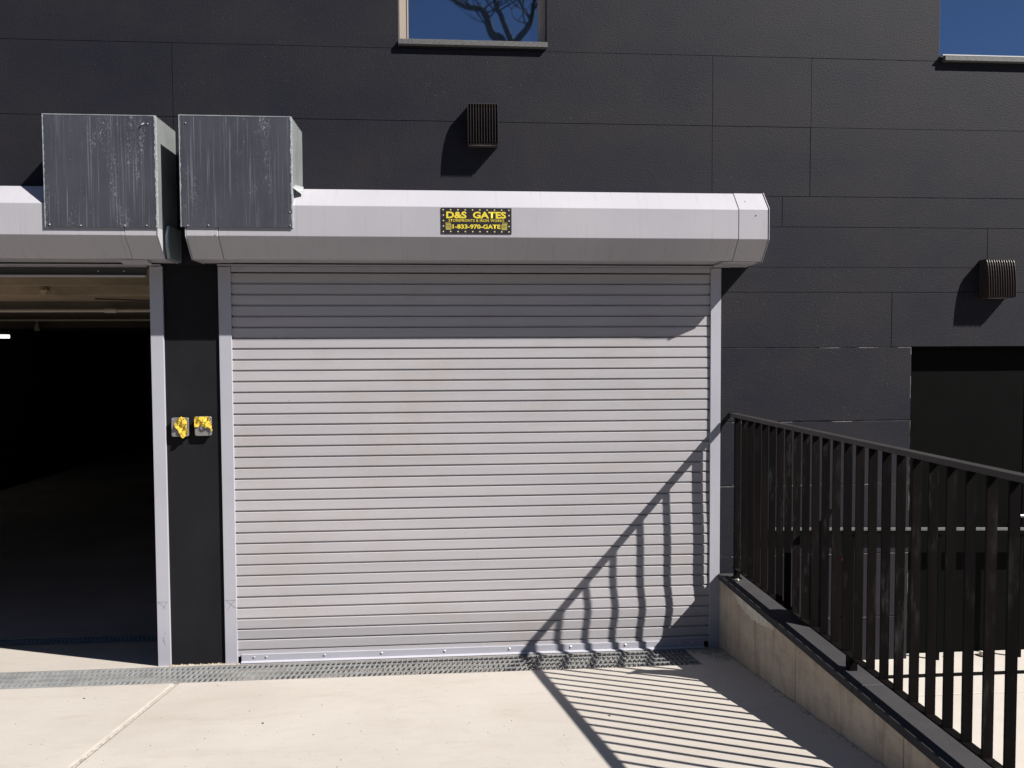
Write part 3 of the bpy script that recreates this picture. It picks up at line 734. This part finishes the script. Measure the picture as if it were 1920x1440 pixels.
crumbs('mortar_crumbs', 520, on(lambda q: (1.922 - abs(q.gauss(0, .018)), q.uniform(-4, -.3))), CRUMB, 3, 'fine debris along the foot of the knee wall', 'rubble', .002, .009)
crumbs('grit', 420, on(lambda q: (q.uniform(-4, 1.8), q.uniform(-3.2, GY0 - .01))), ASPH, 4, 'dark grit scattered over the driveway', 'grit', .0018, .0055)
lf = random.Random(9)
for k, (x, y, lb) in enumerate(((.735, -1.08, 'small dark pebble by the handrail shadow'), (.83, -1.40, 'small dark pebble lying among the railing shadow stripes'), (-2.25, -.72, 'small dry twig on the concrete before the open garage'), (-1.05, -1.30, 'small dark pebble on the sunny middle of the driveway'))):
    crumple('pebble' if 'pebble' in lb else 'twig', (x, y, zr(y) + .002), .007, ASPH if 'pebble' in lb else BARK, lb, 'pebble' if 'pebble' in lb else 'twig', 20 + k, .6 if 'pebble' in lb else .3)

# ------------------------------------------------------------------ tube light in the garage
tl = thing('tube_light', 'short lit white tube light deep inside the open garage', 'light'); tl.location = (0, 0, 0)
box('lamp_body', STEEL, tl, -8.2, -7.44, 8.0, 8.12, .351, .40); box('lamp_tube', LAMP, tl, -8.19, -7.45, 8.01, 8.11, .298, .3505)

# ------------------------------------------------------------------ bare street tree mirrored in the window
TY = -14.0
tree = thing('bare_tree', 'leafless street tree whose forked limbs mirror in the window', 'tree', (1.5, TY, -1.2)); tree.location = (0, 0, 0)
rt = random.Random(21)
def limb(pts, r0, r1, name='branch'):
    P = [Vector((x, y, z)) for x, y, z in pts]; Q = [P[0]]
    for i in range(len(P) - 1):
        a, b = P[i], P[i + 1]; p = P[max(i-1,0)]; d = P[min(i+2, len(P)-1)]
        for k in range(1, 5):
            t = k / 4; Q.append(.5 * ((2*a) + (b - p)*t + (2*p - 5*a + 4*b - d)*t*t + (3*a - p - 3*b + d)*t**3))
    n = len(Q); MB().tube(Q, [r0 + (r1 - r0) * i / (n - 1) for i in range(n)], 9).obj(name, BARK, tree, smooth=True); return Q
def twig(mb, p, d, ln, r, depth):
    q = p; pts = [p]
    for _ in range(4):
        d = (d + Vector((rt.uniform(-.3, .3), rt.uniform(-.3, .3), rt.uniform(-.1, .3)))).normalized(); q = q + d * ln / 4; pts.append(q)
    mb.tube(pts, [r * (1 - .18 * i) for i in range(5)], 5 if depth > 1 else 4, cap=False)
    if depth > 0:
        for k in range(3):
            b = pts[rt.choice((1, 2, 3, 4))]; e = (d + Vector((rt.uniform(-1, 1), rt.uniform(-1, 1), rt.uniform(-.3, .9)))).normalized()
            twig(mb, b, e, ln * .66, r * .5, depth - 1)
limb([(1.85, TY, -1.3), (1.75, TY, 2), (1.6, TY, 5), (1.53, TY, 7.7)], .26, .13, 'trunk')
L1 = limb([(1.60, TY + .1, 6.2), (1.29, TY, 7.72), (1.0, TY, 7.97), (.86, TY, 8.4), (.70, TY, 8.59), (.24, TY, 8.67), (-.5, TY, 9.3), (-1.2, TY + .5, 10.6)], .13, .03)
L2 = limb([(1.53, TY, 7.7), (1.36, TY, 8.11), (1.20, TY, 8.5), (1.10, TY, 8.75), (.9, TY, 9.8), (1.1, TY, 11.5)], .085, .03)
L3 = limb([(1.53, TY, 7.7), (1.70, TY, 7.93), (1.92, TY, 8.2), (2.02, TY, 8.5), (2.1, TY, 8.9), (2.7, TY, 10.4), (3.0, TY, 12)], .09, .03)
L4 = limb([(1.98, TY, 8.35), (1.86, TY - .1, 8.6), (1.72, TY - .2, 9.0), (1.9, TY - .4, 10.2)], .045, .02)
mb = MB()
for Lm in (L1, L2, L3, L4):
    for k in range(7, len(Lm), 2):
        twig(mb, Lm[k], Vector((rt.uniform(-1, 1), rt.uniform(-1, 1), rt.uniform(-.1, 1))).normalized(), rt.uniform(1.0, 2.2), .022, 3)
mb.obj('twigs', BARK, tree)['kind'] = 'stuff'

# ------------------------------------------------------------------ unseen brick building added across the street to close off the low sky
BRICK = mat('dark_red_brick', (.13, .07, .05), .9, noise=((3, 3, 3), .3))
ob = thing('sky_blocking_building', 'unseen dark brick building added behind the viewer to block low sky', 'building', (0, -26, -1.3)); ob.location = (0, 0, 0)
wins = [(x, x + 1.3, z, z + 1.9) for x in range(-38, 38, 3) for z in (0, 3.6, 7.0)]
slab_cells(rects(-40, 40, -1.4, 9.6, wins), -26.3, -26.0).obj('wall', BRICK, ob)
box('core', BRICK, ob, -40, 40, -38, -26.5, -1.4, 9.55)
gp = MB().box(0, 1.3, 0, .03, 0, 1.9).mesh('window', GLASS)
for x0, x1, z0, z1 in wins: place('window', gp, ob, (x0, -26.2, z0))
